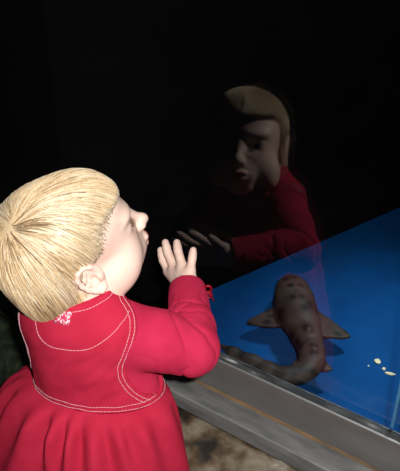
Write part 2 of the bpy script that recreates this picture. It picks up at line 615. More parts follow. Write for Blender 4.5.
wall_between('wall_tank_side', (-0.242, 1.030), (1.315, 2.198), TZ - 0.06, 2.5, 0.06, M['black'])
o = at_pane(wall_between('wall_tank_back', (1.3, 1.9), (-0.6, 1.9), TZ - 0.06, 2.5, -0.06, M['black']))
o = at_pane(wall_between('wall_tank_end', (1.3, 0.041), (1.3, 1.9), TZ - 0.06, 2.5, -0.06, M['black']))

# black panel behind the rest of the glass
bm = box_bm(-2.4, -0.790, 0.014, 0.04, 0.452, 2.5)
tag(at_pane(bm_obj('wall_tank_panel', bm, M['black'])), kind='structure')

# silicone joint in the glass near its right end
bm = box_bm(-0.1555, -0.1505, 0.0125, 0.018, 0.453, 2.4, 0.001)
tag(at_pane(bm_obj('trim_5', bm, M['silicone'])), kind='structure')

bm = box_bm(-0.137, -0.085, 0.0125, 0.06, 0.453, 2.4, 0.003)
tag(at_pane(bm_obj('trim_6', bm, M['post'])), kind='structure')

# ------------------------------------------------------------------ the shark
SZ = 0.352
shark = bpy.data.objects.new('shark', None)
shark.location = (0.207, 1.06, SZ)
link(shark)
tag(shark, 'brown spotted shark swimming over the blue tank floor behind the glass', 'shark')
s0 = np.array(shark.location)
spine = [((0.2035, 1.182), 0.024), ((0.203, 1.157), 0.035), ((0.202, 1.12), 0.041), ((0.203, 1.08), 0.040), ((0.206, 1.04), 0.036), ((0.211, 0.995), 0.029),
         ((0.214, 0.950), 0.024), ((0.212, 0.925), 0.021), ((0.201, 0.903), 0.019), ((0.182, 0.886), 0.017), ((0.158, 0.884), 0.016), ((0.128, 0.899), 0.015),
         ((0.098, 0.921), 0.014), ((0.064, 0.948), 0.010), ((0.040, 0.968), 0.004)]
FD = Field((-0.17, -0.20, -0.05), (0.12, 0.17, 0.075), 0.0028)
fr = Frame()
sq = 0.75
for (a, ra), (b_, rb) in zip(spine[:-1], spine[1:]):
    A = np.array([a[0] - s0[0], a[1] - s0[1], 0.0])
    B = np.array([b_[0] - s0[0], b_[1] - s0[1], 0.0])
    g, lo, hi = fr.cap(A, B, ra, rb)
    FD.add(((lambda X, Y, Z, g=g: g(X, Y, Z / sq) * 0.85), lo, hi), 0.012)


def rel(pts):
    return [(x - s0[0], y - s0[1]) for x, y in pts]


FD.add(fin_prim(rel([(0.18, 1.115), (0.155, 1.106), (0.103, 1.072), (0.099, 1.062), (0.118, 1.054), (0.15, 1.045), (0.185, 1.05)]), lambda X, Y: -0.012 + 0.10 * (X + 0.03), 0.0015), 0.008)
FD.add(fin_prim(rel([(0.225, 1.11), (0.252, 1.092), (0.299, 1.030), (0.303, 1.017), (0.288, 1.011), (0.25, 1.010), (0.222, 1.045)]), lambda X, Y: -0.012 - 0.10 * (X - 0.03), 0.0015), 0.008)
FD.add(fin_prim(rel([(0.205, 0.950), (0.182, 0.932), (0.172, 0.914), (0.195, 0.912), (0.212, 0.925)]), lambda X, Y: -0.010 + 0 * X, 0.0015), 0.006)
FD.add(fin_prim(rel([(0.218, 0.950), (0.238, 0.930), (0.246, 0.910), (0.230, 0.906), (0.212, 0.92)]), lambda X, Y: -0.010 + 0 * X, 0.0015), 0.006)
# two low dorsal fins along the back
for y0, xx, L, hh in ((1.005, 0.2095, 0.034, 0.026), (0.945, 0.213, 0.022, 0.0195)):
    FD.add(fr.cap((xx - s0[0], y0 + L * 0.5 - s0[1], 0.014), (xx - s0[0] + 0.002, y0 - L * 0.55 - s0[1], hh), 0.005, 0.002), 0.012)
    FD.add(fr.cap((xx - s0[0], y0 - s0[1], 0.012), (xx - s0[0] + 0.002, y0 - L * 0.6 - s0[1], hh * 0.9), 0.005, 0.002), 0.012)
V, F = FD.mesh()
mesh_obj('body', V, F, M['shark'], shark)
for sx in (-1, 1):
    bm = bmesh.new()
    bmesh.ops.create_icosphere(bm, subdivisions=2, radius=0.0035)
    e = bm_obj('eye', bm, M['pupil'], shark, True)
    e.location = (-0.004 + sx * 0.030, 0.108, 0.012)

# pale shell bits on the tank floor
for k, (x, y, r, st, lab) in enumerate([(0.355, 0.980, 0.0064, 1.0, 'largest round cream shell fragment on the blue tank floor'),
                                        (0.362, 0.959, 0.0042, 0.8, 'small oval cream shell fragment between the largest and the long one'),
                                        (0.371, 0.945, 0.0042, 2.2, 'long narrow cream shell fragment on the blue tank floor'),
                                        (0.334, 0.968, 0.0018, 1.0, 'tiniest cream shell speck on the blue tank floor')]):
    bm = bmesh.new()
    bmesh.ops.create_icosphere(bm, subdivisions=3, radius=r)
    for v in bm.verts:
        w = 1 + 0.35 * noise.noise(v.co * (1.2 / r) + Vector((k * 5.1, 0, 0)))
        v.co = Vector((v.co.x * st * w, v.co.y * w, v.co.z * 0.35 * w))
    o = bm_obj('shell_fragment', bm, M['shell'], None, True)
    o.location = (x, y, TZ + r * 0.25)
    o.rotation_euler = (0, 0, -0.2 * k)
    tag(o, lab, 'shell', 'shell fragments on the tank floor')

# ------------------------------------------------------------------ the child (local: x towards the glass, y to the child's left, z up)
child = bpy.data.objects.new('person', None)
child.location = (-0.178, 0.680, 0.0)
child.rotation_euler = (0, 0, math.radians(62))
link(child)
tag(child, 'blond toddler in a red dress standing with one raised hand close to the tank glass', 'person')

W_ = Frame()
HEAD_C = (0.0254, -0.005, 0.742)
HEAD_R = rot(-30, 18, -3)
HF = Frame(HEAD_C, HEAD_R)

SH_R, EL_R, WR_R = (0.014, -0.084, 0.636), (0.064, -0.155, 0.602), (0.166, -0.092, 0.612)
SH_L, EL_L, WR_L = (0.014, 0.032, 0.634), (0.070, 0.085, 0.555), (0.145, 0.070, 0.500)


def torso(fd, inf, k=0.02):
    fd.add(W_.ell((0.006, -0.026, 0.600), (0.060, 0.082, 0.095)), k, inf)
    fd.add(W_.ell((0.014, -0.033, 0.525), (0.066, 0.093, 0.085)), k, inf)
    fd.add(W_.cap((0.000, -0.082, 0.648), (0.000, 0.030, 0.638), 0.030, 0.030), k, inf)
    fd.add(W_.cap((-0.004, -0.036, 0.645), (-0.004, 0.002, 0.643), 0.040, 0.040), k, inf)
    fd.add(W_.cap((-0.002, -0.022, 0.640), (0.010, -0.020, 0.712), 0.046, 0.042), 0.015, inf)


def collar(X, Y, Z):
    return np.where(np.hypot(X - 0.004, Y + 0.02) < 0.085, Z - 0.702 - 0.12 * (X - 0.01) + 0 * Y, -1.0)


def head(fd):
    e, c = HF.ell, HF.cap
    fd.add(e((-0.012, 0, 0.022), (0.084, 0.066, 0.067)), 0.01)
    fd.add(e((0.034, 0, 0.026), (0.042, 0.054, 0.048)), 0.02)
    fd.add(e((0.040, 0, -0.020), (0.042, 0.048, 0.048)), 0.02)
    for s in (-1, 1):
        fd.add(e((0.043, s * 0.030, -0.036), (0.027, 0.025, 0.026)), 0.014)
        fd.add(e((0.020, s * 0.040, -0.050), (0.034, 0.022, 0.026)), 0.016)
    fd.add(e((0.052, 0, -0.064), (0.026, 0.026, 0.020)), 0.014)
    fd.add(e((0.070, 0, -0.046), (0.018, 0.026, 0.019)), 0.012)
    for s in (-1, 1):
        fd.sub(e((0.086, s * 0.029, 0.002), (0.016, 0.015, 0.009)), 0.012)
        # lids round the eyeball
        fd.add(e((0.0605, s * 0.0275, 0.0005), (0.0125, 0.0145, 0.0115)), 0.004)
        fd.sub(e((0.0755, s * 0.0285, -0.001), (0.006, 0.0105, 0.0042)), 0.002)
        fd.add(e((0.068, s * 0.027, 0.018), (0.010, 0.020, 0.006), rot(s * 20)), 0.012)
    fd.add(c((0.077, 0, 0.004), (0.092, 0, -0.019), 0.006, 0.0075), 0.012)
    fd.add(e((0.0965, 0, -0.0225), (0.0085, 0.0085, 0.0075)), 0.006)
    for s in (-1, 1):
        fd.add(e((0.0890, s * 0.0085, -0.0260), (0.0065, 0.0055, 0.0055)), 0.005)
        fd.sub(e((0.0930, s * 0.0045, -0.0310), (0.003, 0.0025, 0.003)), 0.002)
    fd.add(e((0.0880, 0, -0.0435), (0.0065, 0.0155, 0.0045)), 0.004)
    fd.add(e((0.0855, 0, -0.0525), (0.0065, 0.0130, 0.0048)), 0.004)
    fd.sub(e((0.0950, 0, -0.0480), (0.0070, 0.0170, 0.0012)), 0.002)
    for s in (-1, 1):
        E = Frame(HF.p((-0.008, s * 0.0650, -0.012)), HEAD_R @ rot(s * 20, 10, s * -6))
        fd.add(E.ell((0.003, 0, 0), (0.0130, 0.0050, 0.0200)), 0.004)
        rim = [(0.010, 0.001, 0.006), (0.008, 0.004, 0.016), (0.001, 0.007, 0.0215), (-0.008, 0.009, 0.0195), (-0.0135, 0.010, 0.011), (-0.0140, 0.010, 0.000),
               (-0.0115, 0.009, -0.010), (-0.006, 0.007, -0.0180), (0.000, 0.006, -0.0225), (0.005, 0.004, -0.0215), (0.008, 0.002, -0.015)]
        rr = [0.0026, 0.0028, 0.0030, 0.0030, 0.0030, 0.0030, 0.0031, 0.0038, 0.0045, 0.0042, 0.0032]
        for q0, q1, r0, r1 in zip(rim[:-1], rim[1:], rr[:-1], rr[1:]):
            fd.add(E.cap((q0[0], s * q0[1], q0[2]), (q1[0], s * q1[1], q1[2]), r0, r1), 0.0025)
        anti = [(-0.002, 0.006, 0.014), (-0.0065, 0.0075, 0.006), (-0.0065, 0.0075, -0.004), (-0.002, 0.006, -0.013)]
        for q0, q1 in zip(anti[:-1], anti[1:]):
            fd.add(E.cap((q0[0], s * q0[1], q0[2]), (q1[0], s * q1[1], q1[2]), 0.0022, 0.0022), 0.003)
        fd.add(E.ell((0.0085, s * 0.004, -0.005), (0.0038, 0.0036, 0.0060)), 0.003)
        fd.sub(E.ell((0.003, s * 0.0065, -0.004), (0.0042, 0.0050, 0.0070)), 0.002)
    # neck
    a, b_ = HF.p((-0.026, 0, -0.040)), (-0.002, -0.010, 0.640)
    fd.add(W_.cap(a, b_, 0.038, 0.041), 0.02)


HAND_R = {
    'index': [(0.1978, -0.0418, 0.6105), (0.2085, -0.0250, 0.6205), (0.2180, -0.0150, 0.6315)],
    'middle': [(0.1942, -0.0550, 0.6212), (0.2080, -0.0343, 0.6372), (0.2175, -0.0246, 0.6485)],
    'ring': [(0.1899, -0.0705, 0.6328), (0.2040, -0.0550, 0.6490), (0.2135, -0.0477, 0.6570)],
    'pinky': [(0.1833, -0.0880, 0.6350), (0.1955, -0.0845, 0.6490), (0.2040, -0.0815, 0.6580)],
    'thumb': [(0.1830, -0.0700, 0.6030), (0.2000, -0.0560, 0.5995), (0.2140, -0.0440, 0.6050)],
}


def arm(fd, sh, el, wr):
    fd.add(W_.cap(sh, el, 0.030, 0.026), 0.014)
    fd.add(W_.cap(el, wr, 0.026, 0.0185), 0.010)


def hand(fd, wr, J):
    wr = np.array(wr)
    kn = {f: np.array(J[f][0]) for f in J}
    for f, r0 in (('index', 0.0105), ('middle', 0.0110), ('ring', 0.0105), ('pinky', 0.0095)):
        fd.add(W_.cap(wr, kn[f], 0.0140, r0 - 0.0015), 0.009)
    fd.add(W_.cap(wr, kn['thumb'], 0.013, 0.0095), 0.008)
    for f, (r0, r1, r2) in (('index', (0.0075, 0.0066, 0.0056)), ('middle', (0.0078, 0.0068, 0.0058)), ('ring', (0.0075, 0.0066, 0.0056)),
                            ('pinky', (0.0068, 0.0062, 0.0053)), ('thumb', (0.0085, 0.0078, 0.0065))):
        p = J[f]
        a, b_ = np.array(p[1]), np.array(p[2])
        mid = a + (b_ - a) * 0.5
        fd.add(W_.cap(p[0], p[1], r0, r1), 0.003)
        fd.add(W_.cap(p[1], mid, r1 * 1.02, r1 * 0.97), 0.002)
        fd.add(W_.cap(mid, p[2], r1 * 0.97, r2), 0.002)


HAND_L = {f: [tuple(np.array(q) + np.array((-0.020, -0.022, -0.012))) for q in J] for f, J in {
    'index': [(0.203, 0.082, 0.503), (0.221, 0.078, 0.501), (0.228, 0.076, 0.494)],
    'middle': [(0.206, 0.094, 0.503), (0.226, 0.094, 0.501), (0.234, 0.094, 0.493)],
    'ring': [(0.205, 0.106, 0.502), (0.224, 0.109, 0.499), (0.232, 0.110, 0.492)],
    'pinky': [(0.200, 0.117, 0.500), (0.216, 0.123, 0.496), (0.223, 0.126, 0.489)],
    'thumb': [(0.184, 0.080, 0.497), (0.196, 0.066, 0.494), (0.206, 0.058, 0.489)],
}.items()}

FD = Field((-0.115, -0.215, 0.0), (0.265, 0.175, 0.86), 0.002)
torso(FD, 0.0)
FD.add(W_.ell((0.004, -0.022, 0.43), (0.060, 0.076, 0.075)), 0.02)
for s in (-1, 1):
    y = -0.020 + s * 0.040
    FD.add(W_.cap((0.0, y, 0.40), (0.008, y, 0.205), 0.050, 0.036), 0.015)
    FD.add(W_.cap((0.008, y, 0.205), (-0.006, y, 0.05), 0.036, 0.024), 0.01)
    FD.add(W_.ell((0.022, y, 0.022), (0.052, 0.024, 0.021)), 0.015)
arm(FD, SH_R, EL_R, WR_R)
arm(FD, SH_L, EL_L, WR_L)
hand(FD, WR_R, HAND_R)
hand(FD, WR_L, HAND_L)
head(FD)
V, F = FD.mesh()
# lips and finger nails are patches of the same surface
fc = V[F].mean(1)
idx = np.zeros(len(F), int)


def inside(prim, q):
    f = prim[0]
    return f(q[:, 0], q[:, 1], q[:, 2]) < 0


for c, r in (((0.0890, 0, -0.0438), (0.0085, 0.0145, 0.0042)), ((0.0865, 0, -0.0525), (0.0085, 0.0125, 0.0046))):
    idx[inside(HF.ell(c, r), fc)] = 1
for J, wr in ((HAND_R, WR_R), (HAND_L, WR_L)):
    back = np.array([-0.75, -0.35, 0.55]) if J is HAND_R else np.array([0, 0, 1.0])
    back /= np.linalg.norm(back)
    for f in ('index', 'middle', 'ring', 'pinky'):
        idx[inside(W_.ell(np.array(J[f][2]) + back * 0.0045, (0.0034, 0.0034, 0.0036)), fc)] = 2
FBODY = FD
body = mesh_obj('body', V, F, [M['skin'], M['lip'], M['nail']], child, True, idx)

# eyes, lashes
for s in (-1, 1):
    bm = bmesh.new()
    bmesh.ops.create_uvsphere(bm, u_segments=24, v_segments=16, radius=0.0108)
    o = bm_obj('eye', bm, [M['eye_white'], M['iris'], M['pupil']], child, True)
    for p in o.data.polygons:
        a = math.degrees(math.acos(max(-1, min(1, p.center.normalized().x))))
        p.material_index = 2 if a < 15 else (1 if a < 34 else 0)
    o.location = HF.p((0.0622, s * 0.0275, -0.0005))
    o.rotation_euler = Matrix([list(r) for r in HEAD_R]).to_euler()
    paths, rads = [], []
    for k in range(22):
        t = -1 + 2 * k / 21
        q = Vector((0.0725 - 0.003 * t * t, s * 0.0280 + 0.0115 * t, 0.0030 - 0.0022 * t * t))
        d = Vector((0.0055, 0.0025 * t, 0.0008))
        pts = [HF.p(q), HF.p(q + d * 0.5 - Vector((0, 0, 0.0005))), HF.p(q + d + Vector((0, 0, 0.0012)))]
        paths.append(pts)
        rads.append([0.0004, 0.0003, 0.0001])
    V, F = tube_arrays(paths, rads, 4)
    mesh_obj('eyelashes', V, F, M['lash'], child)


# hair: a close cap with locks that run out from the crown of the head
def hair_shell(q, inf=0.0):
    """distance to the hair volume in head coordinates, q (n,3)"""
    def el(c, r):
        x = (q - np.array(c)) / np.array(r)
        k0 = np.sqrt((x ** 2).sum(1))
        k1 = np.sqrt(((x / np.array(r)) ** 2).sum(1))
        return k0 * (k0 - 1) / np.maximum(k1, 1e-6)

    def smin(a, b_, k):
        h_ = np.maximum(k - np.abs(a - b_), 0) / k
        return np.minimum(a, b_) - h_ * h_ * k * 0.25
    d = el((-0.014, 0, 0.022), (0.0885, 0.0715, 0.0715))
    d = smin(d, el((0.034, 0, 0.030), (0.046, 0.0585, 0.050)), 0.02)
    d = smin(d, el((-0.046, 0, -0.034), (0.050, 0.060, 0.062)), 0.03)
    edge = -hair_cut(q)
    return d - inf + 0.0042 * np.exp(-np.maximum(edge, 0) / 0.010)


XB_Z = np.array([-0.12, -0.09, -0.070, -0.040, -0.020, -0.006, 0.004, 0.014, 0.026, 0.036, 0.043, 0.052])
XB_X = np.array([-0.050, -0.040, -0.032, -0.028, -0.026, -0.014, 0.008, 0.013, 0.020, 0.030, 0.046, 0.20])


def hair_cut(q):
    """positive where skin stays bare"""
    return np.maximum(q[:, 0] - np.interp(q[:, 2], XB_Z, XB_X), -0.088 - q[:, 2] - 0.25 * q[:, 0])


h = 0.003
lo, hi = np.array([-0.13, -0.095, -0.12]), np.array([0.10, 0.095, 0.115])
FH = Field(lo, hi, h)
gx, gy, gz = np.meshgrid(*FH.ax, indexing='ij')
q = np.stack([gx.ravel(), gy.ravel(), gz.ravel()], 1).astype(float)
FH.D = np.maximum(hair_shell(q), hair_cut(q) * 0.7).reshape(FH.n).astype(np.float32)
V, F = FH.mesh()
capV, capF = V, F
# root points spread on the cap
tri_c = V[F].mean(1)
e1, e2 = V[F[:, 1]] - V[F[:, 0]], V[F[:, 3]] - V[F[:, 0]]
area = np.linalg.norm(np.cross(e1, e2), axis=1)
ok = np.abs(hair_shell(tri_c)) < 0.003
area = area * ok
NS = 11000
area = area * np.where(hair_cut(tri_c) > -0.016, 2.2, 1.0)
pick = rng.choice(len(F), NS, p=area / area.sum())
P = tri_c[pick] + rng.normal(0, 0.0012, (NS, 3))
CROWN = np.array([-0.054, -0.022, 0.074])


def grad(q):
    e = 1e-4
    g = np.stack([(hair_shell(q + np.eye(3)[i] * e) - hair_shell(q - np.eye(3)[i] * e)) for i in range(3)], 1)
    return g / np.maximum(np.linalg.norm(g, axis=1, keepdims=True), 1e-9)


def skin_dist(q):
    """distance to the skin at head coordinates q"""
    w = np.array(HEAD_C) + q @ np.array(HEAD_R).T
    g = (w - FBODY.lo) / FBODY.h
    i = np.clip(np.floor(g).astype(int), 0, FBODY.n - 2)
    t = np.clip(g - i, 0, 1)
    out = 0
    for a in (0, 1):
        for b_ in (0, 1):
            for c in (0, 1):
                wt = (t[:, 0] if a else 1 - t[:, 0]) * (t[:, 1] if b_ else 1 - t[:, 1]) * (t[:, 2] if c else 1 - t[:, 2])
                out = out + wt * FBODY.D[i[:, 0] + a, i[:, 1] + b_, i[:, 2] + c]
    return out


lift = rng.uniform(0.0003, 0.0026, NS)
nst = 10
steplen = rng.uniform(0.0042, 0.0072, NS)
side = rng.normal(0, 0.09, NS)
swirl = 0.45
paths = [P.copy()]
thin = [np.ones(NS)]
alive = np.ones(NS)
over = np.minimum(rng.exponential(0.006, NS), 0.018)
for st in range(nst):
    g = grad(P)
    out = P - CROWN
    dist = np.linalg.norm(out, axis=1, keepdims=True)
    out = out / np.maximum(dist, 1e-6)
    tw = np.cross(g, out)
    down = np.array([0.0, 0, -1.0])
    wgt = np.clip((dist - 0.02) / 0.10, 0, 1)
    d = out + tw * (swirl * np.exp(-(dist / 0.03) ** 2)) + down * 0.9 * wgt + tw * side[:, None]
    d -= g * (d * g).sum(1, keepdims=True)
    d /= np.maximum(np.linalg.norm(d, axis=1, keepdims=True), 1e-9)
    Pn = P + d * steplen[:, None] * alive[:, None]
    lev = lift * (0.25 + 0.75 * math.sin(math.pi * min(1, (st + 1) / nst * 0.75)))
    Pn = Pn - grad(Pn) * (hair_shell(Pn) - lev * np.clip(-hair_cut(Pn) / 0.012, 0.12, 1))[:, None] * alive[:, None]
    ear_zone = (np.abs(Pn[:, 1]) > 0.058) & (Pn[:, 2] < 0.014) & (np.abs(Pn[:, 0] + 0.006) < 0.024)
    deep = np.where(ear_zone, 0, 1) * np.maximum(0.0014 + 0.25 * lev - skin_dist(Pn), 0)
    Pn = Pn + grad(Pn) * (np.minimum(deep, 0.008) * alive)[:, None]
    alive = alive * (hair_cut(Pn) < over)
    P = np.where(alive[:, None] > 0, Pn, P)
    paths.append(P.copy())
    thin.append(np.clip((over - hair_cut(P)) / 0.007, 0.08, 1.0))
PT = np.stack(paths, 1)
prof_r = np.array([0.55, 0.85, 1, 1, 1, 0.95, 0.88, 0.78, 0.62, 0.42, 0.12])
wid = rng.uniform(0.0004, 0.0010, NS) * np.where(hair_cut(PT[:, 0]) > -0.016, 0.7, 1.0)
NSIDE = 4
Vs = np.zeros((NS, nst + 1, NSIDE, 3))
for i in range(nst + 1):
    t = PT[:, min(i + 1, nst)] - PT[:, max(i - 1, 0)]
    t = t / np.maximum(np.linalg.norm(t, axis=1, keepdims=True), 1e-7)
    nrm = grad(PT[:, i])
    u = np.cross(t, nrm)
    u /= np.maximum(np.linalg.norm(u, axis=1, keepdims=True), 1e-7)
    # frozen tips narrow to a point
    for k in range(NSIDE):
        a = 2 * math.pi * k / NSIDE
        Vs[:, i, k] = PT[:, i] + (u * math.cos(a) + nrm * 0.55 * math.sin(a)) * (wid * prof_r[i] * thin[i])[:, None]
ids = np.arange(NS * (nst + 1) * NSIDE).reshape(NS, nst + 1, NSIDE)
Fq = []
for k in range(NSIDE):
    k2 = (k + 1) % NSIDE
    Fq.append(np.stack([ids[:, :-1, k], ids[:, :-1, k2], ids[:, 1:, k2], ids[:, 1:, k]], -1).reshape(-1, 4))
Fs = np.concatenate(Fq)
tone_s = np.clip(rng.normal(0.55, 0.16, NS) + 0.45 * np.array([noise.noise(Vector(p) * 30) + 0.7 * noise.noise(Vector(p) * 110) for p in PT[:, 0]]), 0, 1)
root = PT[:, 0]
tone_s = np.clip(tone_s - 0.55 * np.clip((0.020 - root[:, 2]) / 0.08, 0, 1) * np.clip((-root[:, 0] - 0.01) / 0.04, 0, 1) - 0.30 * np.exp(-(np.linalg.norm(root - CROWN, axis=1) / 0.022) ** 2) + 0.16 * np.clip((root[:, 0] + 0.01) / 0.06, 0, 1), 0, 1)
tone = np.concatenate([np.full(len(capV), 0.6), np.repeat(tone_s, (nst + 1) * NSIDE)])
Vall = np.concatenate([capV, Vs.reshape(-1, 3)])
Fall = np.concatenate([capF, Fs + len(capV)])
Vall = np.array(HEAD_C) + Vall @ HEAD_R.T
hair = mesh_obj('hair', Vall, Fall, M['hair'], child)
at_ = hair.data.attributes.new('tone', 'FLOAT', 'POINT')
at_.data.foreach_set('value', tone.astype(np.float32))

# long sleeved shirt
FD = Field((-0.10, -0.22, 0.46), (0.225, 0.20, 0.72), 0.002)
torso(FD, 0.002)
for sh, el, wr, bag in ((SH_R, EL_R, WR_R, 1.0), (SH_L, EL_L, WR_L, 0.9)):
    sh, el, wr = map(np.array, (sh, el, wr))
    d = (wr - el) / np.linalg.norm(wr - el)
    cuff = wr + d * 0.003
    m1 = sh + (el - sh) * 0.5
    FD.add(W_.cap(sh, m1, 0.041 * bag, 0.040 * bag), 0.014)
    FD.add(W_.cap(m1, el + np.array([0, 0, -0.002]), 0.040 * bag, 0.0365 * bag), 0.008)
    FD.add(W_.cap(el, el + d * 0.045, 0.0365 * bag, 0.034 * bag), 0.006)
    FD.add(W_.cap(el + d * 0.04, cuff, 0.034 * bag, 0.0275 * bag), 0.008)
    FD.sub(W_.cap(cuff + d * 0.0, cuff + d * 0.06, 0.024 * bag, 0.045), 0.002)
    # clean cuff end
    sl, X, Y, Z = FD.region(cuff - 0.04, cuff + 0.04)
    pl = (X - cuff[0]) * d[0] + (Y - cuff[1]) * d[1] + (Z - cuff[2]) * d[2]
    FD.D[sl] = np.maximum(FD.D[sl], np.where(pl > -0.03, pl, -1))
# opening for the neck
FD.cut(collar)
V, F = FD.mesh()
del FD
V = np.array(V)
# folds: gathered at the inside of the elbow, rings along the forearm
me = bpy.data.meshes.new('tmp')
me.from_pydata(V.tolist(), [], F.tolist())
me.update()
Nn = np.zeros(len(V) * 3)
me.vertex_normals.foreach_get('vector', Nn)
Nn = Nn.reshape(-1, 3)
bpy.data.meshes.remove(me)
for sh, el, wr in ((SH_R, EL_R, WR_R), (SH_L, EL_L, WR_L)):
    sh, el, wr = map(np.array, (sh, el, wr))
    inner = el + ((sh - el) / np.linalg.norm(sh - el) + (wr - el) / np.linalg.norm(wr - el)) * 0.028
    rel_ = V - inner
    dist = np.linalg.norm(rel_, axis=1)
    ax1 = (sh - wr) / np.linalg.norm(sh - wr)
    ax2 = np.cross(ax1, np.array([0.3, 0.3, 0.9]))
    ax2 /= np.linalg.norm(ax2)
    ang = np.arctan2(rel_ @ ax2, rel_ @ ax1)
    nzv = np.array([noise.noise(Vector(v) * 22) for v in V])
    near = np.exp(-(np.linalg.norm(V - el, axis=1) / 0.055) ** 2)
    V = V + Nn * (((0.0010 - 0.0055 * (1 - np.abs(np.sin(ang * 4.0 + nzv * 2.2))) ** 3) * near))[:, None]
    d = wr - el
    t = ((V - el) @ d) / (d @ d)
    rings = np.exp(-((t - 0.45) / 0.35) ** 2) * np.exp(-(np.linalg.norm(V - (el + wr) / 2, axis=1) / 0.06) ** 2)
    V = V + Nn * (-0.0045 * (1 - np.abs(np.sin(t * 10 + nzv * 4))) ** 3 * rings)[:, None]
shirt = mesh_obj('shirt', V, F, M['shirt'], child)

# ribbon bow on the right cuff
d = (np.array(WR_R) - np.array(EL_R))
d /= np.linalg.norm(d)
bc = np.array(WR_R) - d * 0.010 + np.array([0.0135, -0.0270, 0.004])
ux = np.array([0.47, -0.88, 0.05])
ux /= np.linalg.norm(ux)
uy = np.array([-0.25, 0.05, 0.95])
uy = uy - ux * (uy @ ux)
uy /= np.linalg.norm(uy)
uz = np.cross(ux, uy)
paths, rads = [], []
for s in (-1, 1):
    pts, rr = [], []
    for k in range(13):
        a = 2 * math.pi * k / 12
        L = 0.0105 * (1 - math.cos(a)) / 2 * 1.2
        pts.append(bc + uy * s * L + ux * 0.0050 * math.sin(a) - uz * 0.0015)
        rr.append(0.0019)
    paths.append(pts)
    rads.append(rr)
    pts = [bc, bc + uy * -0.008 + ux * s * 0.004, bc + uy * -0.018 + ux * (s * 0.004 + 0.004) + uz * 0.001]
    paths.append(pts)
    rads.append([0.0018, 0.0018, 0.0015])
V, F = tube_arrays(paths, rads, 6)
bm = bmesh.new()
bmesh.ops.create_icosphere(bm, subdivisions=2, radius=0.003)
base = len(V)
V += [v.co + Vector(bc) for v in bm.verts]
F += [tuple(base + v.index for v in f.verts) for f in bm.faces]
bm.free()
mesh_obj('ribbon_bow', V, F, M['ribbon'], shirt)

# sleeveless dress: bodice over the shirt, gathered skirt
WAIST_Z = 0.529
CX, CY, TILT, TILT_Y = 0.012, -0.0325, 0.2, 0.1
FD = Field((-0.10, -0.15, 0.485), (0.11, 0.105, 0.72), 0.0018)
torso(FD, 0.0065)
FD.cut(lambda X, Y, Z: (WAIST_Z - 0.006) - TILT * (X - CX) - TILT_Y * (Y - CY) - Z)
ARM_C = {-1: (0.031, 0.611), 1: (0.016, 0.606)}
ARM_R = (0.050, 0.066)
for s in (-1, 1):
    cx_, cz_ = ARM_C[s]
    y_in = -0.070 if s < 0 else 0.022

    def hole(X, Y, Z, s=s, cx_=cx_, cz_=cz_, y_in=y_in):
        e_ = (np.sqrt(((X - cx_) / ARM_R[0]) ** 2 + ((Z - cz_) / ARM_R[1]) ** 2) - 1) * 0.055
        return np.maximum(e_ + 0 * Y, (y_in - Y) * s)
    FD.sub((hole, np.array([-0.06, -0.17 if s < 0 else 0.0, 0.52]), np.array([0.1, -0.05 if s < 0 else 0.12, 0.70])), 0.002)
FD.cut(collar)
V, F = FD.mesh()
del FD
V = np.array(V)
nzv = np.array([noise.noise(Vector((v[0] * 30, v[1] * 30, v[2] * 12))) for v in V])
nz2 = np.array([noise.noise(Vector((v[0] * 60 + 5, v[1] * 60 + v[2] * 50, v[2] * 40))) for v in V])
V[:, 0] += 0.0022 * nzv + 0.0012 * nz2
V[:, 1] += 0.0014 * nzv + 0.0008 * nz2
bod_n = len(V)
SK_T, SK_Z = 288, 60
SKV, SKF = [], []
fold = [(k, random.uniform(0, 6.28), random.uniform(0.5, 1.0)) for k in (7, 11, 13, 17, 19, 23)]
for iz in range(SK_Z + 1):
    s = iz / SK_Z
    z = WAIST_Z + 0.002 - s * 0.265
    e = s ** 0.62
    for it in range(SK_T):
        a = 2 * math.pi * it / SK_T
        ca, sa = math.cos(a), math.sin(a)
        rx = (0.0725 + (0.004 if s > 0.02 else 0)) + (0.004 if ca > 0 else 0.075) * e
        ry = (0.0985 + (0.004 if s > 0.02 else 0)) + (0.165 if sa > 0 else 0.052) * e
        r = 1 / math.sqrt((ca / rx) ** 2 + (sa / ry) ** 2)
        w = 0
        warp = a + 0.10 * math.sin(3 * a + 1.3) + 0.05 * math.sin(s * 4 + 2 * a)
        for k, ph, am in fold:
            kk = math.sin(k * warp + ph)
            fade = math.exp(-((s - (0.10 if k > 15 else 0.75)) / (0.24 if k > 15 else 0.55)) ** 2)
            w += am * kk * fade * (0.0062 if k > 15 else 0.0095)
        lim = min(1, s * 9)
        puff = 0.005 * math.sin(min(1, s * 7) * math.pi / 2)
        r += w * lim * (0.35 if (ca > 0.3) else 1.0) + (puff if ca < 0.3 else 0.001)
        SKV.append((CX + r * ca, CY + r * sa, z + 0.004 * math.sin(5 * a) * s - (TILT * r * ca + TILT_Y * r * sa) * (1 - s)))
for iz in range(SK_Z):
    for it in range(SK_T):
        a, b_ = iz * SK_T + it, iz * SK_T + (it + 1) % SK_T
        SKF.append((a, a + SK_T, b_ + SK_T, b_))
